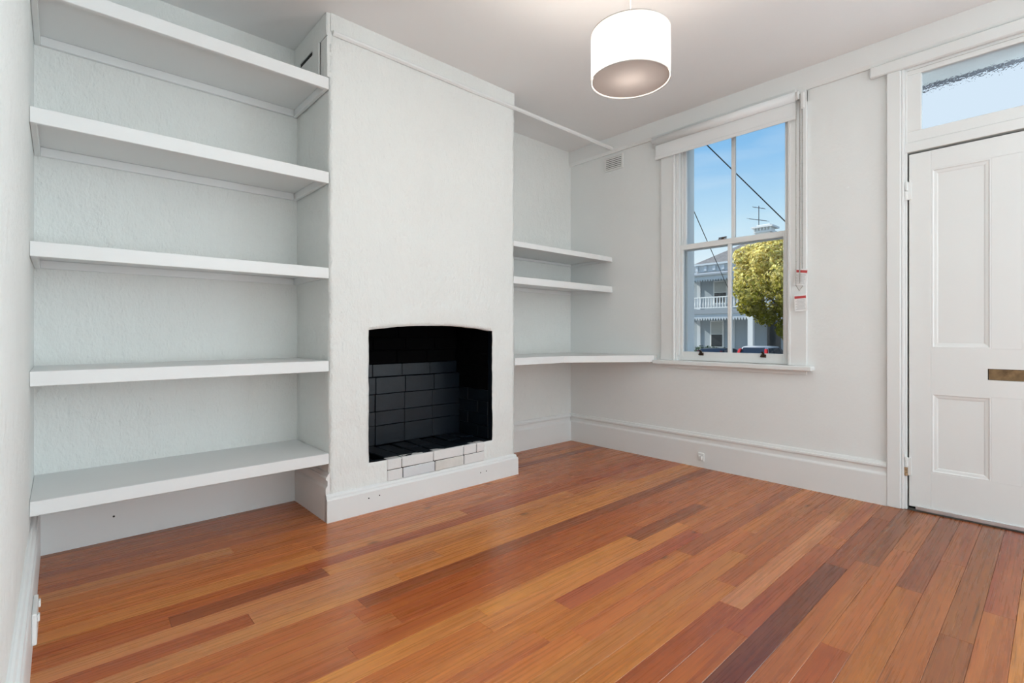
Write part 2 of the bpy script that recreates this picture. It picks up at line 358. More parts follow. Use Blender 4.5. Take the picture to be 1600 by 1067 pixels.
# skirtings
TALL = [(0, 0), (0.022, 0), (0.022, 0.176), (0.020, 0.182), (0.013, 0.190), (0.012, 0.196), (0.012, 0.217), (0.019, 0.222), (0.021, 0.228), (0.020, 0.237),
        (0.014, 0.240), (0.013, 0.244), (0.010, 0.251), (0.005, 0.255), (0, 0.256)]
LOW = [(0, 0), (0.022, 0), (0.022, 0.116), (0.018, 0.122), (0.013, 0.126), (0.0125, 0.134), (0.009, 0.141), (0.004, 0.145), (-0.004, 0.146), (-0.006, 0)]
def skirting(name, path, prof=TALL, side=1):
    bm = bmesh.new(); sweep(bm, prof, path, side); return tag(finish(bm, name, TRIM), kind='structure')
bl = skirting('baseboard_left', [(XL, -0.001), (XL, YR + 0.001)])
skirting('baseboard_back', [(BX0 - 0.02, 0), (XL + 0.021, 0)])
skirting('baseboard_breast_left', [(BX0, BY - 0.001), (BX0, -0.001)])
bb = skirting('baseboard_breast_front', [(BX1, BY + 0.06), (BX1, BY), (BX0 - 0.022, BY)], LOW, side=1)
skirting('baseboard_alcove', [(-0.021, 0), (BX1, 0)])
bw = skirting('baseboard_right', [(0, -2.437), (0, 0)])
skirting('baseboard_right_end', [(0, YR + 0.001), (0, -3.44)])
skirting('baseboard_front', [(XL + 0.03, YR), (-2.95, YR)])
bk = bpy.data.objects['baseboard_back']
bm = bmesh.new(); tube(bm, [(-3.385, -0.0225, 0.115), (-3.385, -0.016, 0.115)], 0.005, 8); finish(bm, 'screw_hole', DARK, bk)
for (x, z) in ((-2.30, 0.082), (-2.235, 0.084), (-1.50, 0.075), (-1.45, 0.077)):
    bm = bmesh.new(); tube(bm, [(x, BY - 0.0225, z), (x, BY - 0.016, z)], 0.004, 8); finish(bm, 'screw_hole', DARK, bb)

# rails and boards under the ceiling
bm = bmesh.new(); prism(bm, [(-0.001, 2.578), (-0.014, 2.578), (-0.026, 2.600), (-0.026, ZC), (-0.001, ZC)], 1, YR + 0.001, -0.001)
tag(finish(bm, 'trim_2', TRIM), kind='structure')
bm = bmesh.new(); prism(bm, [(BY - 0.010, 2.598), (BY - 0.020, 2.606), (BY - 0.022, 2.614), (BY - 0.018, 2.622), (BY - 0.004, 2.624), (BY - 0.002, 2.598)], 0, BX0 + 0.015, -0.026)
tag(finish(bm, 'trim_3', TRIM), kind='structure')
tag(pbox('trim_4', ROUGH, None, BX0 + 0.004, BX1, BY - 0.002, BY - 0.006, 2.620, ZC, bev=0.001), kind='structure')

# patched boards on the side of the breast above the top shelf
pb = thing('patch_boards', (BX0 - 0.008, -0.24, 2.37), 'white patched boards with dark slots beside the ceiling above the top shelf', 'boards')
pbox('backing', DARK, pb, BX0 + 0.006, BX0 - 0.010, -0.455, -0.03, 2.375, 2.66)
pbox('edge_strip', ROUGH, pb, BX0 + 0.010, BX0 - 0.0105, -0.4895, -0.4555, 2.372, ZC)
pbox('board', ROUGH, pb, BX0 - 0.010, BX0 - 0.018, -0.4895, -0.004, 2.592, ZC, bev=0.003)
pbox('board', ROUGH, pb, BX0 - 0.010, BX0 - 0.022, -0.392, -0.30, 2.372, 2.595, bev=0.003)
pbox('board', ROUGH, pb, BX0 - 0.010, BX0 - 0.016, -0.302, -0.09, 2.372, 2.570, bev=0.003)
pbox('board', ROUGH, pb, BX0 - 0.010, BX0 - 0.014, -0.4895, -0.404, 2.372, 2.590, bev=0.003)
pbox('board', ROUGH, pb, BX0 - 0.010, BX0 - 0.018, -0.092, -0.004, 2.372, 2.595, bev=0.003)

# ---------------------------------------------------------------- left alcove shelves
lab = ['top of the five white alcove shelves left of the fireplace, just below the ceiling',
       'second highest white alcove shelf left of the fireplace', 'middle white alcove shelf left of the fireplace, near eye level',
       'second lowest white alcove shelf left of the fireplace', 'lowest white alcove shelf left of the fireplace, above the skirting']
for i, (zt_, zb_) in enumerate(((2.366, 2.304), (1.864, 1.803), (1.354, 1.296), (0.858, 0.801), (0.364, 0.308))):
    x0, x1 = XL + 0.001, BX0 - 0.005
    t = thing('alcove_shelf', ((x0 + x1) / 2, -0.25, zb_), lab[i], 'shelf', 'alcove shelves left of the fireplace')
    pbox('top', SHELF, t, x0, x1, -0.470, -0.001, zt_ - 0.020, zt_ - 0.001, bev=0.001)
    pbox('fascia', SHELF, t, x0, x1, -0.492, -0.470, zb_, zt_, bev=0.002)
    if i < 4:
        pbox('cleat', SHELF, t, x0 + 0.02, x1 - 0.022, -0.022, -0.001, zb_ + 0.001, zt_ - 0.0205, bev=0.0015)
        for a, b in ((x0, x0 + 0.02), (x1 - 0.020, x1)):
            pbox('cleat', SHELF, t, a, b, -0.468, -0.001, zb_ + 0.001, zt_ - 0.0205, bev=0.0015)
# right alcove shelves
for zt_, zb_, l_ in ((1.673, 1.632, 'upper of the two short white shelves between fireplace and window'), (1.417, 1.364, 'lower of the two short white shelves between fireplace and window')):
    x0, x1 = BX1 + 0.006, -0.001
    t = thing('corner_shelf', ((x0 + x1) / 2, -0.25, zb_), l_, 'shelf', 'short shelves right of the fireplace')
    pbox('top', SHELF, t, x0, x1, -0.460, -0.001, zt_ - 0.018, zt_ - 0.001, bev=0.001)
    pbox('fascia', SHELF, t, x0, x1, -0.480, -0.460, zb_, zt_, bev=0.002)
    cz = zt_ - 0.019
    pbox('cleat', SHELF, t, x0 + 0.02, x1 - 0.02, -0.021, -0.001, zb_ + 0.001, cz, bev=0.0015)
    pbox('cleat', SHELF, t, x1 - 0.019, x1, -0.455, -0.001, zb_ + 0.001, cz, bev=0.0015)
    pbox('cleat', SHELF, t, x0, x0 + 0.019, -0.455, -0.001, zb_ + 0.001, cz, bev=0.0015)
t = thing('corner_desk', (-0.6, -0.3, 0.776), 'white angled corner desk shelf running from the fireplace to the window sill', 'shelf')
x0 = BX1 + 0.006
poly = [(x0, -0.001), (x0, -0.478), (-0.66, -0.495), (-0.028, -0.905), (-0.001, -0.905), (-0.001, -0.001)]
bm = bmesh.new(); prism(bm, poly, 2, 0.806, 0.828); finish(bm, 'top', SHELF, t)
bm = bmesh.new()
pf = [(x0, -0.479), (-0.663, -0.496), (-0.029, -0.906), (-0.001, -0.906)]
for a, b in zip(pf, pf[1:]):
    d = (Vector(b) - Vector(a)).normalized(); n = Vector((d.y, -d.x)) * 0.016
    prism(bm, [a, b, (b[0] + n.x, b[1] + n.y), (a[0] + n.x, a[1] + n.y)], 2, 0.776, 0.829)
bmesh.ops.bevel(bm, geom=list(bm.edges), offset=0.0012, segments=1, affect='EDGES')
finish(bm, 'fascia', SHELF, t)
pbox('cleat', SHELF, t, x0, -0.002, -0.021, -0.001, 0.765, 0.805, bev=0.0015)
pbox('cleat', SHELF, t, -0.020, -0.001, -0.86, -0.022, 0.765, 0.805, bev=0.0015)

# ---------------------------------------------------------------- fireplace
fp = thing('fireplace', ((OX0 + OX1) / 2, -0.28, OZ0 - 0.01), 'black painted brick firebox set in the white chimney breast', 'fireplace')
FB = -0.105                                             # back of the firebox
def brick_mesh(lx, ly, lz, seed, bev=0.005):
    bm = bmesh.new(); box(bm, -lx / 2, lx / 2, -ly / 2, ly / 2, -lz / 2, lz / 2, bev=bev)
    me = bpy.data.meshes.new('brick'); bmesh.ops.recalc_face_normals(bm, faces=bm.faces); bm.to_mesh(me); bm.free(); return me
BM = {}
def brick(parent, c, l, m, bev=0.005, rot=0.0, name='brick'):
    key = (round(l[0], 3), round(l[1], 3), round(l[2], 3), m.name)
    if key not in BM:
        BM[key] = brick_mesh(*l, 0, bev); BM[key].materials.append(m)
    o = bpy.data.objects.new(name, BM[key]); COL.objects.link(o); o.parent = parent
    o.location = Vector(c) - WO[parent.name]; o.rotation_euler = (random.uniform(-.008, .008), random.uniform(-.008, .008), rot + random.uniform(-.01, .01))
    WO[o.name] = Vector(c); return o
# shell behind the bricks (open at the front, dark flue above)
bm = bmesh.new()
for a in ((OX0 - 0.06, OX1 + 0.06, FB + 0.05, FB + 0.07, 0.20, 1.6), (OX0 - 0.07, OX0 - 0.05, BY + 0.04, FB + 0.07, 0.20, 1.6), (OX1 + 0.05, OX1 + 0.07, BY + 0.04, FB + 0.07, 0.20, 1.6),
          (OX0 - 0.06, OX1 + 0.06, BY + 0.03, FB + 0.06, 0.19, 0.21), (OX0 - 0.06, OX1 + 0.06, BY + 0.03, FB + 0.06, 1.58, 1.60),
          (OX0 - 0.06, OX1 + 0.06, BY + 0.046, BY + 0.066, OZ1 + 0.045, 1.6)):
    box(bm, *a)
finish(bm, 'flue', SOOT, fp)
rows = [(0.272, 0.400), (0.400, 0.492), (0.492, 0.606), (0.606, 0.716), (0.716, 0.800)]
for i, (a, b) in enumerate(rows):                                         # back wall
    xs = [-2.34, -2.272, -2.055, -1.838, -1.615, -1.372] if i % 2 == 0 or i < 4 else [-2.34, -2.16, -1.94, -1.72, -1.50, -1.372]
    if i == 3: xs = [-2.34, -2.272, -2.050, -1.832, -1.60, -1.372]
    for u, v in zip(xs, xs[1:]):
        yb_ = FB + (0.0 if i < 4 else 0.035)
        brick(fp, ((u + v) / 2, yb_ + 0.025 + random.uniform(-.003, .003), (a + b) / 2), (v - u - 0.0015, 0.05, b - a - 0.0015), BLACKP, bev=0.0025)
for i in range(8):                                                         # upper back wall leaning into the flue
    za = 0.80 + i * 0.09
    for j in range(4): brick(fp, (-2.235 + j * 0.24 + (0.06 if i % 2 else 0), FB + 0.06 - 0.006 * i, za + 0.045), (0.237, 0.05, 0.087), SOOT)
for side, xx in ((1, OX1 + 0.025), (-1, OX0 - 0.025)):                      # side walls
    for i in range(9):
        za = 0.272 + i * 0.0845
        ys = [BY + 0.05, BY + 0.05 + (0.23 if i % 2 else 0.115), FB + 0.045]
        for u, v in zip(ys, ys[1:]):
            brick(fp, (xx + side * random.uniform(0, .003), (u + v) / 2, za + 0.042), (0.05, v - u - 0.0015, 0.083), BLACKP if za < 0.6 else SOOT, bev=0.002)
xs = lin(OX0 + 0.002, OX1 - 0.002, 8)                                       # hearth bricks with open slots between
for i, (u, v) in enumerate(zip(xs, xs[1:])):
    for ya_, yb2 in ((BY + 0.05, BY + 0.20), (BY + 0.20, FB - 0.002)):
        dz = random.uniform(-0.006, 0.004) - (0.03 if i == 0 and ya_ < BY + 0.1 else 0)
        brick(fp, ((u + v) / 2, (ya_ + yb2) / 2, OZ0 - 0.022 + dz), (v - u - 0.012, yb2 - ya_ - 0.003, 0.045), BLACKP)
# white kerb bricks at the front
pbox('kerb_mortar', DARK, fp, -2.174, -1.459, BY + 0.0445, BY - 0.0035, 0.15, 0.262)
kx = [-2.178, -2.083, -1.862, -1.630, -1.523, -1.455]
for i, (u, v) in enumerate(zip(kx, kx[1:])):
    brick(fp, ((u + v) / 2, BY + 0.018, 0.2425), (v - u - 0.004, 0.054, 0.061), KERB, bev=0.004)
kx = [-2.178, -2.075, -1.850, -1.625, -1.455]
for i, (u, v) in enumerate(zip(kx, kx[1:])):
    brick(fp, ((u + v) / 2, BY + 0.019, 0.178), (v - u - 0.004, 0.054, 0.062), (KERB, KERB2, KERB3, KERB)[i], bev=0.004)

# ---------------------------------------------------------------- window
def frame_piece(name, parent, m, *a, bev=0.003): return pbox(name, m, parent, *a, bev=bev)
w1 = thing('window_1', (0.05, (WY0 + WY1) / 2, WZ0), kind='structure')
w1['label'] = 'white double-hung sash window with four panes on the right wall'
frame_piece('casing', w1, TRIM, -0.022, -0.001, WY0 + 0.118, WY0 - 0.002, 0.795, 2.575)
frame_piece('casing', w1, TRIM, -0.022, -0.001, WY1 + 0.002, WY1 - 0.112, 0.795, 2.575)
frame_piece('casing', w1, TRIM, -0.020, -0.001, WY0 + 0.118, WY1 - 0.112, 2.50, 2.577)
for y, s in ((WY0, 1), (WY1, -1)):
    frame_piece('casing_bead', w1, TRIM, -0.025, -0.019, y + s * 0.016, y + s * 0.002, 0.795, 2.575, bev=0.002)
    frame_piece('jamb', w1, TRIM, 0.0, 0.275, y + s * 0.0, y - s * 0.012, WZ0, WZ1)
    frame_piece('stop_bead', w1, TRIM, 0.004, 0.022, y - s * 0.012, y - s * 0.026, 0.83, WZ1)
    frame_piece('parting_bead', w1, TRIM, 0.064, 0.076, y - s * 0.012, y - s * 0.024, 0.83, WZ1)
    frame_piece('outer_lining', w1, TRIM, 0.118, 0.15, y - s * 0.012, y - s * 0.036, 0.80, WZ1)
frame_piece('head', w1, TRIM, 0.0, 0.275, WY0, WY1, WZ1 - 0.015, WZ1)
frame_piece('stool', w1, TRIM, -0.062, 0.06, WY0 + 0.172, WY1 - 0.152, 0.762, 0.795, bev=0.006)
frame_piece('apron', w1, TRIM, -0.016, -0.001, WY0 + 0.12, WY1 - 0.11, 0.735, 0.763)
bm = bmesh.new(); prism(bm, [(0.061, 0.776), (0.061, 0.812), (0.36, 0.790), (0.36, 0.745), (0.29, 0.745), (0.29, 0.776)], 1, WY1, WY0); finish(bm, 'outer_sill', TRIM, w1)
def sash(x0, x1, z0, z1, top, bot, name, mun):
    ya, yb = WY0 - 0.013, WY1 + 0.013; st = 0.032
    bm = bmesh.new()
    box(bm, x0, x1, ya - st, ya, z0, z1, bev=0.002); box(bm, x0, x1, yb, yb + st, z0, z1, bev=0.002)
    box(bm, x0, x1, yb + st, ya - st, z0, z0 + bot, bev=0.002); box(bm, x0, x1, yb + st, ya - st, z1 - top, z1, bev=0.002)
    s = finish(bm, name, TRIM, w1)
    pbox('muntin', TRIM, s, x0 + 0.004, x1 - 0.004, mun + 0.013, mun - 0.013, z0 + bot - 0.002, z1 - top + 0.002, bev=0.003)
    xm_ = (x0 + x1) / 2
    pbox('pane', GLASS, s, xm_ - 0.0015, xm_ + 0.0015, ya - st + 0.004, mun + 0.0125, z0 + bot - 0.004, z1 - top + 0.004)
    pbox('pane', GLASS, s, xm_ - 0.0015, xm_ + 0.0015, mun - 0.0125, yb + st - 0.004, z0 + bot - 0.004, z1 - top + 0.004)
    return s
lo = sash(0.026, 0.062, 0.797, 1.697, 0.040, 0.068, 'lower_sash', -1.494)
up = sash(0.078, 0.114, 1.655, WZ1 - 0.016, 0.05, 0.038, 'upper_sash', -1.498)
for y in (pix(1096, 553, 0.026).y, pix(1193, 557, 0.026).y):
    bm = bmesh.new(); box(bm, 0.021, 0.026, y - 0.018, y + 0.018, 0.838, 0.858, bev=0.001)
    tube(bm, [(0.024, y, 0.856), (0.018, y, 0.870), (0.006, y, 0.872), (0.000, y, 0.858), (0.004, y, 0.848)], [0.008, 0.008, 0.009, 0.008, 0.004], 8)
    tube(bm, [(0.024, y - 0.012, 0.845), (0.012, y - 0.012, 0.845)], 0.006, 8); tube(bm, [(0.024, y + 0.012, 0.845), (0.012, y + 0.012, 0.845)], 0.006, 8)
    l = finish(bm, 'sash_lift', BRONZE, lo); l['label'] = 'dark bronze hook sash lift'
ly = pix(1130, 376, 0.05).y
bm = bmesh.new(); box(bm, 0.03, 0.058, ly - 0.03, ly + 0.03, 1.697, 1.703, bev=0.001); tube(bm, [(0.044, ly, 1.70), (0.044, ly, 1.716)], 0.010, 10)
tube(bm, [(0.044, ly - 0.028, 1.714), (0.044, ly + 0.03, 1.712)], 0.005, 8)
l = finish(bm, 'sash_lock', BRONZE, lo); l['label'] = 'dark metal sash lock'

# roller blind
BY0, BY1 = -0.918, -1.965
rb = thing('roller_blind', (-0.05, (BY0 + BY1) / 2, 2.41), 'white roller blind rolled up at the head of the sash window with bead chains', 'blind')
bm = bmesh.new(); tube(bm, [(-0.052, BY0, 2.540), (-0.052, BY1, 2.540)], 0.030, 24); finish(bm, 'roll', BLIND, rb, smooth=True)
pbox('fabric', BLIND, rb, -0.036, -0.034, BY0 - 0.012, BY1 + 0.004, 2.415, 2.53)
pbox('bottom_bar', BLIND, rb, -0.042, -0.033, BY0 - 0.010, BY1 + 0.002, 2.398, 2.424, bev=0.003)
pbox('bracket', PLASTIC, rb, -0.078, -0.027, BY0 + 0.005, BY0 + 0.001, 2.515, 2.572, bev=0.002)
bm = bmesh.new()
box(bm, -0.080, -0.027, BY1 - 0.001, BY1 - 0.006, 2.515, 2.575, bev=0.002); tube(bm, [(-0.055, BY1 - 0.006, 2.540), (-0.055, BY1 - 0.018, 2.540)], 0.026, 20)
box(bm, -0.045, -0.027, BY1 - 0.02, BY1 - 0.045, 2.455, 2.56, bev=0.006)
finish(bm, 'bracket', PLASTIC, rb)
for (xa, ya, xb, yb, zb2) in ((-0.092, BY1 - 0.013, -0.030, BY1 - 0.030, 1.31), (-0.050, BY1 - 0.022, -0.044, BY1 - 0.018, 1.36)):
    bm = bmesh.new()
    n_ = 24; pts = [(xa, ya, 2.545 - (2.545 - zb2) * i / n_) for i in range(n_ + 1)] + [((xa + xb) / 2, (ya + yb) / 2, zb2 - 0.03)] + [(xb, yb, zb2 + (2.50 - zb2) * i / n_) for i in range(n_ + 1)]
    tube(bm, pts, 0.0022, 6)
    for p in pts[::1]:
        tube(bm, [(p[0], p[1], p[2] - 0.004), (p[0], p[1], p[2]), (p[0], p[1], p[2] + 0.004)], [0.0015, 0.0035, 0.0015], 6)
    finish(bm, 'bead_chain', CHAIN, rb)
def warn_tag(x, y, z0, rot):
    h_, w_ = 0.108, 0.072
    bm = bmesh.new(); box(bm, x - 0.0008, x + 0.0008, y - w_ / 2, y + w_ / 2, z0, z0 + h_)
    R_ = Matrix.Rotation(rot, 4, 'X'); c_ = Vector((x, y, z0 + h_))
    def turn(bm): bmesh.ops.rotate(bm, verts=bm.verts, cent=c_, matrix=R_.to_3x3())
    turn(bm); t_ = finish(bm, 'warning_tag', PAPER, rb); t_['label'] = 'small white card tag with a red heading'
    bm = bmesh.new(); box(bm, x - 0.0018, x - 0.0006, y - w_ / 2 + 0.003, y + w_ / 2 - 0.003, z0 + h_ - 0.026, z0 + h_ - 0.010); turn(bm); finish(bm, 'red_heading', RED, t_)
    bm = bmesh.new()
    for k in range(8): box(bm, x - 0.0014, x - 0.0006, y - w_ / 2 + 0.008 + (k % 3) * 0.002, y + w_ / 2 - 0.007 - (k % 2) * 0.008, z0 + 0.012 + k * 0.0085, z0 + 0.014 + k * 0.0085)
    turn(bm); finish(bm, 'small_print', INK, t_)
warn_tag(-0.034, -1.995, 1.315, math.radians(8)); warn_tag(-0.050, -1.988, 1.148, math.radians(-3))

# ---------------------------------------------------------------- door with transom light
trm = thing('trim_5', (0, (DY0 + DY1) / 2, 0), kind='structure')
CW = 0.066
for y, s in ((DY0 - 0.002, 1), (DY1 + 0.002, -1)):
    pbox('casing', TRIM, trm, -0.026, -0.001, y, y + s * CW, 0, 2.51, bev=0.004)
    pbox('casing_bead', TRIM, trm, -0.018, 0.001, y - s * 0.014, y, 0, 2.51, bev=0.003)
    pbox('jamb', TRIM, trm, 0.001, 0.13, y - s * 0.025, y, 0, 2.50, bev=0.002)
pbox('head_casing', TRIM, trm, -0.026, -0.001, DY0 + CW, DY1 - CW, 2.511, 2.577, bev=0.004)
pbox('head_cap', TRIM, trm, -0.030, -0.001, DY0 + 0.145, DY1 - 0.145, 2.512, 2.577, bev=0.006)
LY0, LY1, LZ0, LZ1 = -2.535, -3.345, 0.022, 2.022      # door leaf
d1 = thing('door_1', (0.02, (LY0 + LY1) / 2, 0), kind='structure'); d1['label'] = 'white four-panel front door with brass mail slot'
DX0, DX1 = 0.006, 0.046
PA = [(-2.632, -2.875), (-2.986, -3.238)]
PZ = [(0.922, 1.918), (0.230, 0.672)]
pbox('stile', TRIM, d1, DX0, DX1, LY0, PA[0][0], LZ0, LZ1, bev=0.0015)
pbox('stile', TRIM, d1, DX0, DX1, PA[1][1], LY1, LZ0, LZ1, bev=0.0015)
def rail(z0, z1, holes=None):
    return pbox('rail', TRIM, d1, DX0, DX1, PA[0][0] - 0.0003, PA[1][1] + 0.0003, z0, z1, bev=0.0008)
rail(LZ0, PZ[1][0]); rail(PZ[0][1], LZ1)
SZ0, SZ1, SY0, SY1 = 0.760, 0.819, -2.860, -3.090       # mail slot opening
bm = bmesh.new()
for a in ((PA[0][0] - 0.0003, PA[1][1] + 0.0003, PZ[1][1], SZ0), (PA[0][0] - 0.0003, PA[1][1] + 0.0003, SZ1, PZ[0][0]), (PA[0][0] - 0.0003, SY0, SZ0, SZ1), (SY1, PA[1][1] + 0.0003, SZ0, SZ1)):
    box(bm, DX0, DX1, *a)
finish(bm, 'rail', TRIM, d1)
for z0, z1 in PZ: pbox('mullion', TRIM, d1, DX0, DX1, PA[0][1], PA[1][0], z0 + 0.0003, z1 - 0.0003, bev=0.0008)
for (y0, y1) in PA:
    for (z0, z1) in PZ:
        p = pbox('panel', TRIM, d1, DX0 + 0.009, DX1 - 0.010, y0, y1, z0, z1)
        bm = bmesh.new(); prof = [(0.0, 0.0006), (0.007, 0.0002), (0.010, 0.0025), (0.012, 0.0045), (0.022, 0.0060), (0.027, 0.0075), (0.029, 0.0090), (0.0, 0.0090)]
        ring = []
        for (yy, zz, sy, sz) in ((y0, z0, -1, 1), (y1, z0, 1, 1), (y1, z1, 1, -1), (y0, z1, -1, -1)):
            ring.append([bm.verts.new((DX0 + dx, yy + sy * d, zz + sz * d)) for d, dx in prof])
        for i in range(4):
            a, b = ring[i], ring[(i + 1) % 4]
            for k in range(len(prof)): bm.faces.new((a[k], a[(k + 1) % len(prof)], b[(k + 1) % len(prof)], b[k]))
        finish(bm, 'moulding', TRIM, p)
ms = pbox('mail_slot', BRASS, d1, DX0 + 0.008, DX0 + 0.014, SY0 - 0.004, SY1 + 0.004, SZ0 + 0.002, SZ1 - 0.002); ms['label'] = 'tarnished brass mail slot'
pbox('slot_shadow_gap', DARK, ms, DX0 + 0.015, DX0 + 0.018, SY0, SY1, SZ0, SZ1)
pbox('door_gap_shade', DARK, d1, DX1 + 0.001, DX1 + 0.020, DY0 - 0.026, DY1 + 0.026, 0.001, LZ1 + 0.011)  # dark slab added behind the leaf so its gaps look black
for z in (1.815, 0.246):
    bm = bmesh.new()
    tube(bm, [(-0.006, LY0 + 0.012, z - 0.052), (-0.006, LY0 + 0.012, z - 0.002)], 0.0085, 10); tube(bm, [(-0.006, LY0 + 0.010, z + 0.002), (-0.006, LY0 + 0.010, z + 0.052)], 0.0085, 10)
    box(bm, -0.002, 0.006, LY0 + 0.02, LY0 - 0.012, z - 0.05, z + 0.05, bev=0.001)
    h = finish(bm, 'hinge', TRIM if z > 1 else [TRIM], d1)
    if z < 1:
        bm = bmesh.new(); tube(bm, [(-0.0065, LY0 + 0.012, z - 0.052), (-0.0065, LY0 + 0.012, z - 0.004)], 0.0092, 10); r_ = finish(bm, 'worn_knuckle', RUST, h); r_['label'] = 'rusty worn hinge knuckle'
s_ = pbox('draught_strip', ALU, d1, -0.003, DX0 - 0.0005, LY0 - 0.03, LY1 + 0.01, 0.008, 0.030, bev=0.002); s_['label'] = 'aluminium draught strip'
# transom
w2 = thing('window_2', (0.02, (LY0 + LY1) / 2, 2.03), kind='structure'); w2['label'] = 'patterned glass transom light above the front door'
TY0, TY1, TZ0, TZ1 = -2.590, -3.29, 2.152, 2.472
pbox('transom_bar', TRIM, w2, -0.004, 0.06, DY0 - 0.016, DY1 + 0.016, 2.034, 2.088, bev=0.002)
pbox('rail', TRIM, w2, 0.004, 0.044, DY0 - 0.016, DY1 + 0.016, 2.089, TZ0, bev=0.003)
pbox('rail', TRIM, w2, 0.004, 0.044, DY0 - 0.016, DY1 + 0.016, TZ1, 2.50, bev=0.003)
pbox('stile', TRIM, w2, 0.004, 0.044, DY0 - 0.016, TY0, TZ0, TZ1, bev=0.003)
pbox('stile', TRIM, w2, 0.004, 0.044, TY1, DY1 + 0.016, TZ0, TZ1, bev=0.003)
pbox('pane', TEXGLASS, w2, 0.020, 0.024, TY0 + 0.004, TY1 - 0.004, TZ0 - 0.004, TZ1 + 0.004)
pbox('doorstep', mat('stone_step', (0.35, 0.34, 0.33), 0.8), trm, 0.05, 0.5, DY0, DY1, -0.12, -0.001)

# ---------------------------------------------------------------- small fittings
v = thing('wall_vent', (-0.005, -0.498, 2.43), 'small white louvred air vent high on the window wall', 'vent')
VA, VB, VZ0, VZ1 = -0.398, -0.598, 2.428, 2.560
bm = bmesh.new()
for a in ((VA, VA - 0.018, VZ0, VZ1), (VB + 0.018, VB, VZ0, VZ1), (VB + 0.018, VA - 0.018, VZ0, VZ0 + 0.018), (VB + 0.018, VA - 0.018, VZ1 - 0.016, VZ1)): box(bm, -0.012, -0.001, *a, bev=0.0015)
finish(bm, 'frame', PLASTIC, v)
pbox('back', DARK, v, -0.003, -0.001, VB + 0.018, VA - 0.018, VZ0 + 0.018, VZ1 - 0.016)
for k in range(6):
    z = VZ0 + 0.020 + k * 0.0162
    bm = bmesh.new(); prism(bm, [(-0.003, z + 0.007), (-0.012, z), (-0.012, z + 0.0105), (-0.003, z + 0.0155)], 1, VB + 0.018, VA - 0.018); finish(bm, 'slat', PLASTIC, v)
sy = pix(1096, 713, -0.022).y
s = thing('wall_socket', (-0.022, sy, 0.055), 'small white cable socket on the skirting below the window', 'socket')
pbox('plate', PLASTIC, s, -0.032, -0.0222, sy - 0.024, sy + 0.024, 0.050, 0.112, bev=0.004, seg=2)
pbox('plug', PLASTIC, s, -0.046, -0.032, sy - 0.014, sy + 0.014, 0.062, 0.092, bev=0.004, seg=2)
s = thing('power_outlet', (XL + 0.022, -0.92, 0.05), 'white double power outlet on the left wall skirting', 'outlet')
ox = XL + 0.0222
pbox('plate', PLASTIC, s, ox, ox + 0.012, -1.02, -0.86, 0.055, 0.150, bev=0.003, seg=2)
pbox('switch', PLASTIC, s, ox + 0.012, ox + 0.018, -0.895, -0.875, 0.118, 0.140, bev=0.002)
pbox('switch', PLASTIC, s, ox + 0.012, ox + 0.018, -1.005, -0.985, 0.118, 0.140, bev=0.002)
bm = bmesh.new(); tube(bm, [(-0.0005, -2.20, 1.83), (-0.006, -2.20, 1.83)], [0.007, 0.005], 8)
n_ = pix(1325, 293, 0)
bmesh.ops.translate(bm, verts=bm.verts, vec=(0, n_.y + 2.20, n_.z - 1.83))
tag(finish(bm, 'wall_plug', WALL, origin=(0, n_.y, n_.z)), 'tiny painted-over plug on the wall between window and door', 'wall plug')

# ---------------------------------------------------------------- pendant lamp
LX, LYp, LR, LZA, LZB = -1.83, -1.914, 0.160, 2.050, 2.243
pl = thing('pendant_lamp', (LX, LYp, LZA), 'lit white drum shade pendant lamp hanging from the ceiling', 'lamp')
def shade_mat(name, dif, trn, k):
    m = bpy.data.materials.new(name); m.use_nodes = True; n = m.node_tree.nodes; L = m.node_tree.links; n.clear()
    out = n.new('ShaderNodeOutputMaterial'); a = n.new('ShaderNodeBsdfDiffuse'); b = n.new('ShaderNodeBsdfTranslucent'); x = n.new('ShaderNodeMixShader')
    a.inputs[0].default_value = (*dif, 1); b.inputs[0].default_value = (*trn, 1); x.inputs[0].default_value = k
    L.new(a.outputs[0], x.inputs[1]); L.new(b.outputs[0], x.inputs[2]); L.new(x.outputs[0], out.inputs[0]); return m
SHADE = shade_mat('lamp_shade_fabric', (0.85, 0.84, 0.82), (0.85, 0.85, 0.85), 0.6)
DIFF = shade_mat('lamp_diffuser', (0.80, 0.72, 0.66), (0.028, 0.026, 0.026), 0.5)
bm = bmesh.new(); lathe(bm, [(LR, 0), (LR, LZB - LZA), (LR - 0.001, LZB - LZA), (LR - 0.001, 0), (LR, 0)], (LX, LYp, LZA), 64); finish(bm, 'shade', SHADE, pl, smooth=True)
for z in (LZA, LZB):
    bm = bmesh.new(); lathe(bm, [(LR + 0.0012, -0.002), (LR + 0.0012, 0.002), (LR + 0.0001, 0.002), (LR + 0.0001, -0.002), (LR + 0.0012, -0.002)], (LX, LYp, z), 64); finish(bm, 'rim', mat('shade_rim', (0.5, 0.46, 0.43), 0.6), pl)
bm = bmesh.new(); lathe(bm, [(0, 0), (LR - 0.004, 0)], (LX, LYp, LZA + 0.004), 64); finish(bm, 'diffuser', DIFF, pl)
bm = bmesh.new(); tube(bm, [(LX, LYp, 2.265), (LX, LYp, ZC - 0.03)], 0.0035, 8); finish(bm, 'cord', PLASTIC, pl)
bm = bmesh.new(); lathe(bm, [(0, -0.03), (0.02, -0.03), (0.045, -0.012), (0.05, 0), (0, 0)], (LX, LYp, ZC - 0.0005), 32); finish(bm, 'ceiling_rose', PLASTIC, pl, smooth=True)
bm = bmesh.new(); tube(bm, [(LX, LYp, 2.205), (LX, LYp, 2.27)], 0.02, 16)
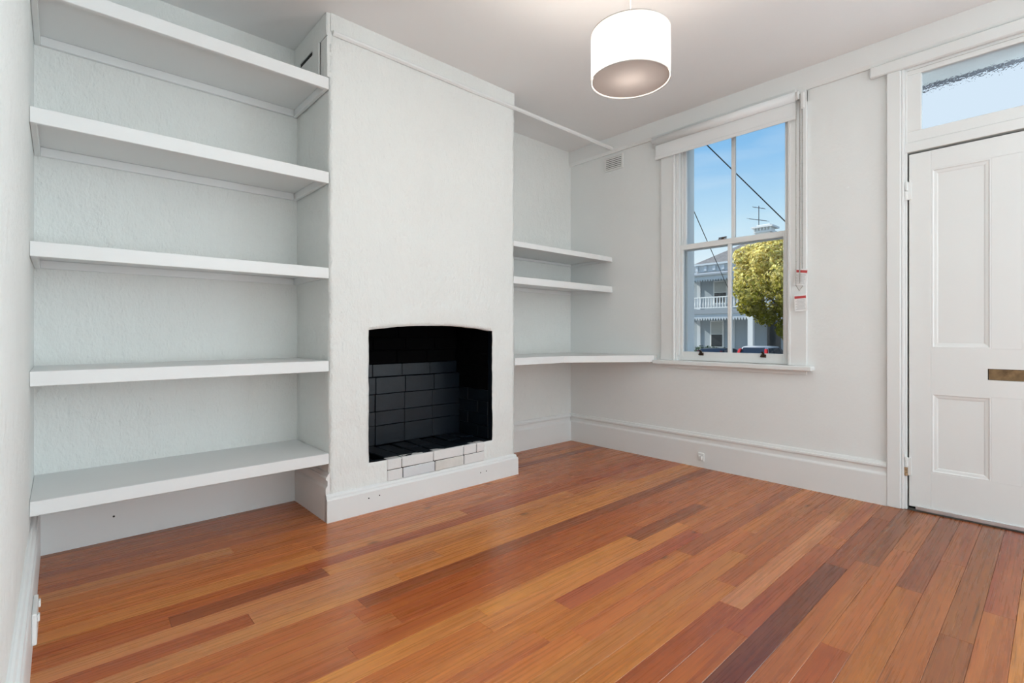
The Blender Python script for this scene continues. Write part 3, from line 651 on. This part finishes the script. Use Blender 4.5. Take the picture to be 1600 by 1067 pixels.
for k in range(3):
    a = k * 2.094; tube(bm, [(LX, LYp, 2.23), (LX + (LR - 0.003) * math.cos(a), LYp + (LR - 0.003) * math.sin(a), 2.24)], 0.0018, 6)
finish(bm, 'lamp_holder', PLASTIC, pl)
BULB = bpy.data.materials.new('bulb_glass'); BULB.use_nodes = True; bt = BULB.node_tree; bt.nodes.clear()
b1 = bt.nodes.new('ShaderNodeBsdfTransparent'); b1.inputs[0].default_value = (0.97, 0.97, 0.97, 1); b2 = bt.nodes.new('ShaderNodeOutputMaterial'); bt.links.new(b1.outputs[0], b2.inputs[0])
bm = bmesh.new(); lathe(bm, [(0, -0.105), (0.018, -0.10), (0.029, -0.08), (0.030, -0.06), (0.018, -0.025), (0.013, 0)], (LX, LYp, 2.21), 24); finish(bm, 'bulb', BULB, pl, smooth=True)
lp = light('lamp_light', 'POINT', (LX, LYp, 2.14), LAMP_W, (1.0, 0.89, 0.78), shadow_soft_size=0.032)

# ---------------------------------------------------------------- the street outside
GZ = -1.15
ASPH = mat('asphalt', (0.10, 0.10, 0.105), 0.9); GRASS = mat('verge_grass', (0.10, 0.14, 0.04), 0.9, var=((2, 2, 2), 0.3)); PAVE = mat('footpath', (0.42, 0.41, 0.39), 0.9)
HW = mat('house_paint', (0.37, 0.42, 0.46), 0.7); HT = mat('house_trim', (0.85, 0.85, 0.83), 0.6); HS = mat('house_shade_trim', (0.62, 0.66, 0.69), 0.6)
SLATE = mat('slate', (0.20, 0.19, 0.185), 0.8, var=((3, 3, 8), 0.2)); IRON = mat('verandah_iron', (0.33, 0.36, 0.39), 0.6); PANE = mat('dark_pane', (0.03, 0.035, 0.04), 0.1)
tag(pbox('ground', ASPH, None, 0.3, 90, -60, 80, GZ - 0.3, GZ), kind='structure')
tag(pbox('footpath', PAVE, None, 28.6, 31.4, -60, 80, GZ, GZ + 0.12), kind='structure')
tag(pbox('verge', GRASS, None, 12, 20, -60, 80, GZ, GZ + 0.1), kind='structure')
ev = thing('verandah_eave', (0.55, -3.0, 2.68), 'grey verandah eave outside above the patterned transom glass', 'eave')
EAVE = mat('eave_paint', (0.33, 0.33, 0.36), 0.7)
pbox('soffit', EAVE, ev, 0.285, 0.80, -3.6, -2.2, 2.68, 2.70); pbox('fascia', EAVE, ev, 0.80, 0.83, -3.6, -2.2, 2.68, 2.85)

hs = thing('verandah_house', (34, 11, GZ), 'pale grey two-storey terrace house with lace-trimmed verandah across the street', 'house')
HY0, HY1 = 1.0, 17.2                   # right and left end of the house
XF, XB = 32.0, 34.0                    # verandah front, house wall
bm = bmesh.new(); box(bm, XB, 42, HY0, HY1, GZ, 5.9); finish(bm, 'wall', HW, hs)
bm = bmesh.new(); box(bm, XB - 0.12, 42.1, HY0 - .1, HY1 - 0.9, 5.86, 6.42)
for k in range(22): box(bm, XB - 0.32, XB - 0.10, HY0 + 0.35 + k * 0.7, HY0 + 0.55 + k * 0.7, 5.95, 6.30)
box(bm, XB - 0.42, 42.2, HY0 - .2, HY1 - 0.8, 6.36, 6.50); p_ = finish(bm, 'cornice', HS, hs); p_['kind'] = 'stuff'
bm = bmesh.new()
b0 = [(XB - 0.4, HY0 - .3, 6.48), (XB - 0.4, HY1 - 0.75, 6.48), (42.3, HY1 - 0.75, 6.48), (42.3, HY0 - .3, 6.48)]; rg = [(38.0, 5.0, 8.65), (38.0, 13.6, 8.65)]
B = [bm.verts.new(p) for p in b0]; G = [bm.verts.new(p) for p in rg]
bm.faces.new((B[0], B[1], G[1], G[0])); bm.faces.new((B[1], B[2], G[1])); bm.faces.new((B[2], B[3], G[0], G[1])); bm.faces.new((B[3], B[0], G[0])); bm.faces.new(B[::-1])
finish(bm, 'roof', SLATE, hs)
cy = 12.65
bm = bmesh.new(); box(bm, 37.6, 38.6, cy - 0.55, cy + 0.55, 7.6, 9.05); box(bm, 37.5, 38.7, cy - 0.66, cy + 0.66, 9.05, 9.2); box(bm, 37.35, 38.85, cy - 0.8, cy + 0.8, 9.42, 9.55)
for k in range(6): box(bm, 37.45, 37.6, cy - 0.66 + k * 0.24, cy - 0.56 + k * 0.24, 9.2, 9.42)
box(bm, 37.6, 38.6, cy - 0.55, cy + 0.55, 9.2, 9.42); box(bm, 37.7, 38.5, cy - 0.5, cy + 0.5, 9.55, 9.7)
ch = finish(bm, 'chimney', HT, hs)
bm = bmesh.new(); tube(bm, [(38, 13.1, 9.6), (38, 13.1, 11.3)], 0.03, 6); tube(bm, [(38, 13.85, 10.40), (38, 12.5, 10.0)], 0.03, 6); tube(bm, [(38, 13.56, 11.3), (38, 12.65, 11.0)], 0.025, 6)
for k in range(6):
    f_ = k / 5; yy = 13.8 - f_ * 1.25; zz = 10.385 - f_ * 0.37; tube(bm, [(37.6, yy + .1, zz), (38.4, yy - .1, zz)], 0.012, 5)
for k in range(4):
    f_ = k / 3; yy = 13.5 - f_ * 0.8; zz = 11.28 - f_ * 0.26; tube(bm, [(37.7, yy, zz), (38.3, yy, zz)], 0.012, 5)
finish(bm, 'antenna', mat('antenna_metal', (0.12, 0.12, 0.13), 0.5, 0.5), ch)
bm = bmesh.new(); prism(bm, [(XF - 0.15, 5.34), (XF - 0.15, 5.46), (XB, 5.86), (XB, 5.72)], 1, HY0, HY1); finish(bm, 'verandah_roof', IRON, hs)
def lace(name, z1, z0):
    bm = bmesh.new(); box(bm, XF - 0.02, XF + 0.02, HY0, HY1, z0 + (z1 - z0) * 0.45, z1)
    n = int((HY1 - HY0) / 0.2)
    for k in range(n):
        y = HY0 + k * 0.2; prism(bm, [(y + 0.01, z0 + (z1 - z0) * 0.45), (y + 0.19, z0 + (z1 - z0) * 0.45), (y + 0.1, z0 + (z1 - z0) * 0.1)], 0, XF - 0.015, XF + 0.015)
    o = finish(bm, name, HS, hs); o['kind'] = 'stuff'
lace('lace_frieze', 5.34, 4.85); lace('lace_frieze', 2.50, 1.93)
pbox('balcony_floor', IRON, hs, XF - 0.1, XB, HY0, HY1, 2.50, 2.84)
bm = bmesh.new(); box(bm, XF - 0.05, XF + 0.05, HY0, HY1, 3.68, 3.76); box(bm, XF - 0.04, XF + 0.04, HY0, HY1, 2.92, 2.99)
for k in range(int((HY1 - HY0) / 0.21)):
    y = HY0 + 0.1 + k * 0.21; tube(bm, [(XF, y, 2.98), (XF, y, 3.18), (XF, y, 3.45), (XF, y, 3.69)], [0.035, 0.065, 0.04, 0.05], 6, caps=False)
o = finish(bm, 'balustrade', HT, hs); o['kind'] = 'stuff'
for y in (1.1, 6.0, 11.28, 17.1):
    for z0, z1 in ((-0.6, 2.5), (2.84, 5.4)): pbox('column', HT, hs, XF - 0.15, XF + 0.15, y - 0.17, y + 0.17, z0, z1)
pbox('porch', PAVE, hs, XF - 0.2, XB, HY0, HY1, GZ, -0.6)
def hwin(y0, y1, z0, z1, lab=None):
    w = pbox('window', HT, hs, XB - 0.10, XB + 0.02, y1 - 0.10, y0 + 0.10, z0 - 0.08, z1 + 0.1)
    zm_ = (z0 + z1) / 2
    for a, b in ((z0, zm_ - 0.03), (zm_ + 0.03, z1)):
        pbox('pane', PANE if a == z0 else mat('blind_pane', (0.45, 0.46, 0.44), 0.4), w, XB - 0.13, XB - 0.09, y1, y0, a, b)
hwin(15.05, 14.2, 0.05, 1.95); hwin(14.8, 13.9, 3.4, 5.0); hwin(8.0, 7.0, 3.4, 5.0); hwin(5.0, 4.0, 3.4, 5.0); hwin(5.0, 4.0, 0.05, 1.95)
for y in (16.1, 13.4, 12.2): pbox('pilaster', HS, hs, XB - 0.08, XB + 0.02, y - 0.14, y + 0.14, GZ + 0.55, 5.8)
pbox('front_door', PANE, hs, XB - 0.06, XB + 0.02, 10.05, 10.95, -0.6, 1.85)
bm = bmesh.new(); box(bm, XB - 0.22, XB - 0.06, 11.95, 12.15, 0.7, 1.05, bev=0.03); finish(bm, 'porch_light', PANE, hs)
# neighbour to the left
nh = thing('neighbour_house', (37, 20, GZ), 'white rendered neighbouring house left of the verandah house', 'house')
bm = bmesh.new(); box(bm, 35, 44, 17.6, 26, GZ, 6.6); finish(bm, 'wall', HT, nh)
bm = bmesh.new(); box(bm, 34.8, 44.2, 17.5, 26.1, 6.6, 6.8); box(bm, 35.0, 35.4, 17.7, 26, 6.8, 7.3)
for k in range(5): tube(bm, [(35.2, 18.0 + k * 1.8, 7.3), (35.2, 18.0 + k * 1.8, 7.5), (35.2, 18.0 + k * 1.8, 7.8), (35.2, 18.0 + k * 1.8, 8.1)], [0.1, 0.22, 0.25, 0.06], 8)
finish(bm, 'parapet', HT, nh)
# garden bush
LEAFG = mat('bush_leaf', (0.05, 0.09, 0.04), 0.7, var=((6, 6, 6), 0.4))
def leaf_cloud(bm, centres, n, size, rnd, squash=1.0):
    out = []
    for _ in range(n):
        c, r = rnd.choice(centres)
        d = Vector((rnd.gauss(0, 1), rnd.gauss(0, 1), rnd.gauss(0, 1))).normalized() * r * rnd.uniform(0.72, 1.05); d.z *= squash
        p = Vector(c) + d; nrm = (d.normalized() + Vector((rnd.uniform(-.8, .8), rnd.uniform(-.8, .8), rnd.uniform(-.4, .9)))).normalized()
        a = nrm.orthogonal().normalized(); a = Matrix.Rotation(rnd.uniform(0, 6.28), 3, nrm) @ a; b = nrm.cross(a)
        s = size * rnd.uniform(0.7, 1.3)
        v = [bm.verts.new(p + a * s), bm.verts.new(p + b * s * 0.55 + nrm * s * 0.12), bm.verts.new(p - a * s), bm.verts.new(p - b * s * 0.55 + nrm * s * 0.12)]
        out.append((bm.faces.new(v), p))
    return out
rnd = random.Random(3)
bush = thing('garden_bush', (31.15, 15.0, GZ), 'low dark green bush in front of the verandah house', 'bush')
bm = bmesh.new(); leaf_cloud(bm, [((31.15, 15.9 - 0.5 * k, -0.35 + rnd.uniform(-.1, .1)), 0.5) for k in range(7)], 1400, 0.09, rnd); o = finish(bm, 'foliage', LEAFG, bush); o['kind'] = 'stuff'
bm = bmesh.new(); tube(bm, [(31.15, 14.5, GZ), (31.15, 14.5, -0.3)], 0.06, 6); tube(bm, [(31.15, 15.4, GZ), (31.15, 15.4, -0.3)], 0.06, 6); finish(bm, 'stem', mat('bark', (0.10, 0.075, 0.055), 0.9), bush)
# street tree
tr = thing('street_tree', (22.4, 5.2, GZ), 'golden autumn street tree standing in front of the verandah house', 'tree')
cents = []
for _ in range(60):
    while True:
        q = Vector((rnd.uniform(-1, 1), rnd.uniform(-1, 1), rnd.uniform(-1, 1)))
        if 0.25 < q.length < 1: break
    c = Vector((22.4 + q.x * 2.3, 5.35 + q.y * 2.45, 3.45 + q.z * 1.7 - 0.10 * (q.y > 0.4) * 0))
    cents.append((c, rnd.uniform(0.45, 0.75)))
cents += [(pix(u_, v_, 22.2), 0.48) for u_, v_ in ((1160, 402), (1172, 396), (1186, 391), (1200, 388), (1214, 385), (1228, 383), (1162, 424), (1160, 445), (1172, 466), (1178, 410), (1196, 404), (1216, 402))]
cents += [((22.0, 5.6, 1.3), 0.5), ((21.9, 5.3, 1.0), 0.45), ((22.1, 6.6, 1.9), 0.5)]
bm = bmesh.new()
cl = bm.loops.layers.color.new('leafcol')
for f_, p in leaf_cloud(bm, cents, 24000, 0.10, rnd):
    t_ = min(1, max(0, (p.z - 1.6) / 3.0 + rnd.uniform(-0.35, 0.35)))  # greener below, paler yellow upwards: sunlit top put into the leaf colour
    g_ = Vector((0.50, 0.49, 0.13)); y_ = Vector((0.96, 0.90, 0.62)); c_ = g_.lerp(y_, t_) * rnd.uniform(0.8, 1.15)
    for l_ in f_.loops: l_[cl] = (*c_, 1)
LT = bpy.data.materials.new('sunlit_autumn_leaf'); LT.use_nodes = True; n = LT.node_tree.nodes; L = LT.node_tree.links; n.clear()
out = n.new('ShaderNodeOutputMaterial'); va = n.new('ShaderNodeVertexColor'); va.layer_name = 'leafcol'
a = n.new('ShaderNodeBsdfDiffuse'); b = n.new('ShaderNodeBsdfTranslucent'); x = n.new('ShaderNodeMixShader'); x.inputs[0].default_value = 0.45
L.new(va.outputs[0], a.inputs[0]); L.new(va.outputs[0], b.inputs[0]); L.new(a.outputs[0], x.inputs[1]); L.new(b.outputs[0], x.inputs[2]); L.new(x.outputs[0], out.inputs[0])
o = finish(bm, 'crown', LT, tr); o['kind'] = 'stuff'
bm = bmesh.new(); tube(bm, [(22.4, 5.2, GZ), (22.42, 5.22, 0.2), (22.4, 5.25, 1.6), (22.4, 5.3, 3.2)], [0.22, 0.17, 0.15, 0.08], 10); finish(bm, 'trunk', MATS['bark'], tr)
for e_ in ((22.0, 6.8, 3.2), (22.8, 4.0, 3.3), (21.4, 5.0, 3.5), (23.3, 5.9, 3.6), (22.0, 5.9, 4.6)):
    bm = bmesh.new(); tube(bm, [(22.4, 5.25, 1.5), ((22.4 + e_[0]) / 2, (5.25 + e_[1]) / 2, 2.4), e_], [0.09, 0.06, 0.02], 7); finish(bm, 'branch', MATS['bark'], tr)

# cars parked nose-in on the far side
def car(name, loc, paint, label, sz=1.0, lamp=None):
    t = thing(name, loc, label, 'car', 'cars parked across the street')
    X0, Y0, Z0 = loc
    def P(pts): return [(X0 + a, Z0 + b * sz) for a, b in pts]      # side profile, rear at x=0
    bm = bmesh.new(); prism(bm, P([(0.05, 0.35), (0.0, 0.55), (0.02, 0.85), (0.12, 0.98), (4.1, 0.92), (4.25, 0.7), (4.3, 0.4), (4.1, 0.22), (0.25, 0.22)]), 1, Y0 - 0.86, Y0 + 0.86)
    bmesh.ops.bevel(bm, geom=list(bm.edges), offset=0.05, segments=2, affect='EDGES'); body = finish(bm, 'body', paint, t, smooth=True)
    bm = bmesh.new()
    lo_, hi_ = P([(0.10, 0.96), (3.15, 0.94)]), P([(0.45, 1.47), (1.2, 1.50), (2.2, 1.46)])
    rows_ = [[(lo_[0], 0.82), (lo_[1], 0.82)], [(hi_[0], 0.62), (hi_[2], 0.62)]]
    V = []
    for r_ in rows_:
        V.append([bm.verts.new((p[0], Y0 + s * w, p[1])) for (p, w) in r_ for s in (-1, 1)])
    a_, b_ = V
    m1, m2 = [bm.verts.new((hi_[1][0], Y0 + s * 0.62, hi_[1][1])) for s in (-1, 1)]
    bm.faces.new((a_[0], a_[1], b_[1], b_[0])); bm.faces.new((a_[2], b_[2], b_[3], a_[3])); bm.faces.new((a_[0], b_[0], m1, b_[2], a_[2])); bm.faces.new((a_[1], a_[3], b_[3], m2, b_[1]))
    bm.faces.new((b_[0], b_[1], m2, m1)); bm.faces.new((m1, m2, b_[3], b_[2])); bm.faces.new((a_[0], a_[2], a_[3], a_[1]))
    bmesh.ops.bevel(bm, geom=list(bm.edges), offset=0.03, segments=2, affect='EDGES'); cab = finish(bm, 'cabin', paint, t, smooth=True)
    def quad(nm, pts, m, off):
        bm = bmesh.new(); c = [Vector(p) for p in pts]; nn = (c[1] - c[0]).cross(c[3] - c[0]).normalized() * off
        A = [bm.verts.new(p + nn) for p in c]; B_ = [bm.verts.new(p - nn) for p in c]
        bm.faces.new(A); bm.faces.new(B_[::-1])
        for i in range(4): bm.faces.new((A[i], B_[i], B_[(i + 1) % 4], A[(i + 1) % 4]))
        return finish(bm, nm, m, cab)
    z = lambda q: Z0 + q * sz
    quad('rear_window', [(X0 + 0.13, Y0 - 0.70, z(1.02)), (X0 + 0.13, Y0 + 0.70, z(1.02)), (X0 + 0.42, Y0 + 0.56, z(1.41)), (X0 + 0.42, Y0 - 0.56, z(1.41))], CARGL, 0.02)
    quad('windscreen', [(X0 + 3.05, Y0 - 0.72, z(0.98)), (X0 + 3.05, Y0 + 0.72, z(0.98)), (X0 + 2.25, Y0 + 0.58, z(1.42)), (X0 + 2.25, Y0 - 0.58, z(1.42))], CARGL, 0.02)
    for s in (-1, 1):
        for xa, xb, xc, xd in ((0.42, 1.05, 1.05, 0.62), (1.13, 1.95, 1.95, 1.13), (2.03, 2.75, 2.25, 2.03)):
            quad('side_window', [(X0 + xa, Y0 + s * 0.795, z(1.03)), (X0 + xb, Y0 + s * 0.795, z(1.03)), (X0 + xc, Y0 + s * 0.66, z(1.39)), (X0 + xd, Y0 + s * 0.66, z(1.39))], CARGL, 0.025)
        bm = bmesh.new(); box(bm, X0 + 0.02, X0 + 0.16, Y0 + s * 0.86, Y0 + s * 0.70, z(0.78), z(1.36), bev=0.03)
        for v_ in bm.verts:
            k_ = max(0, (v_.co.z - z(1.0)) / (0.4 * sz)); v_.co.x += 0.24 * k_; v_.co.y -= s * 0.12 * k_
        finish(bm, 'tail_light', lamp or TAIL, body)
        for xx in (0.75, 3.45):
            bm = bmesh.new(); tube(bm, [(X0 + xx, Y0 + s * 0.88, Z0 + 0.31), (X0 + xx, Y0 + s * 0.68, Z0 + 0.31)], 0.31, 20); finish(bm, 'wheel', TYRE, t)
    bm = bmesh.new(); box(bm, X0 - 0.06, X0 + 0.1, Y0 - 0.82, Y0 + 0.82, z(0.35), z(0.58), bev=0.04); finish(bm, 'bumper', paint, body)
    return t
CARGL = mat('car_glass', (0.02, 0.03, 0.05), 0.06); TAIL = mat('tail_light_red', (0.60, 0.03, 0.03), 0.25); TYRE = mat('tyre', (0.02, 0.02, 0.02), 0.8)
car('hatchback_car', (23.9, 8.02, GZ), mat('silver_car', (0.60, 0.62, 0.65), 0.25, 0.3), 'silver hatchback with red tail lights parked beneath the golden tree')
car('hatchback_car', (23.9, 10.45, GZ), mat('dark_car', (0.035, 0.04, 0.05), 0.2), 'dark car parked left of the silver hatchback', 0.89, mat('dark_lamp', (0.08, 0.02, 0.02), 0.2))

# overhead wires
WIRE = mat('wire', (0.02, 0.02, 0.022), 0.6)
def wire(p, q, X, Xe, r, label, ext=1.0):
    a, b = pix(*p, X), pix(*q, Xe); d = b - a
    bm = bmesh.new(); pts = [a - d * 1.4 + d * (2.4 + ext) * i / 20 for i in range(21)]; tube(bm, pts, r, 6)
    tag(finish(bm, 'overhead_wire', WIRE, origin=a), label, 'wire', 'overhead street wires')
wire((1106, 228), (1232, 351), 10, 12, 0.016, 'thick dark overhead wire crossing the upper window panes')
wire((1078.5, 317), (1137, 449), 18, 31.98, 0.022, 'thin dark overhead wire at the left of the window view, fixed to the house', 0.0)
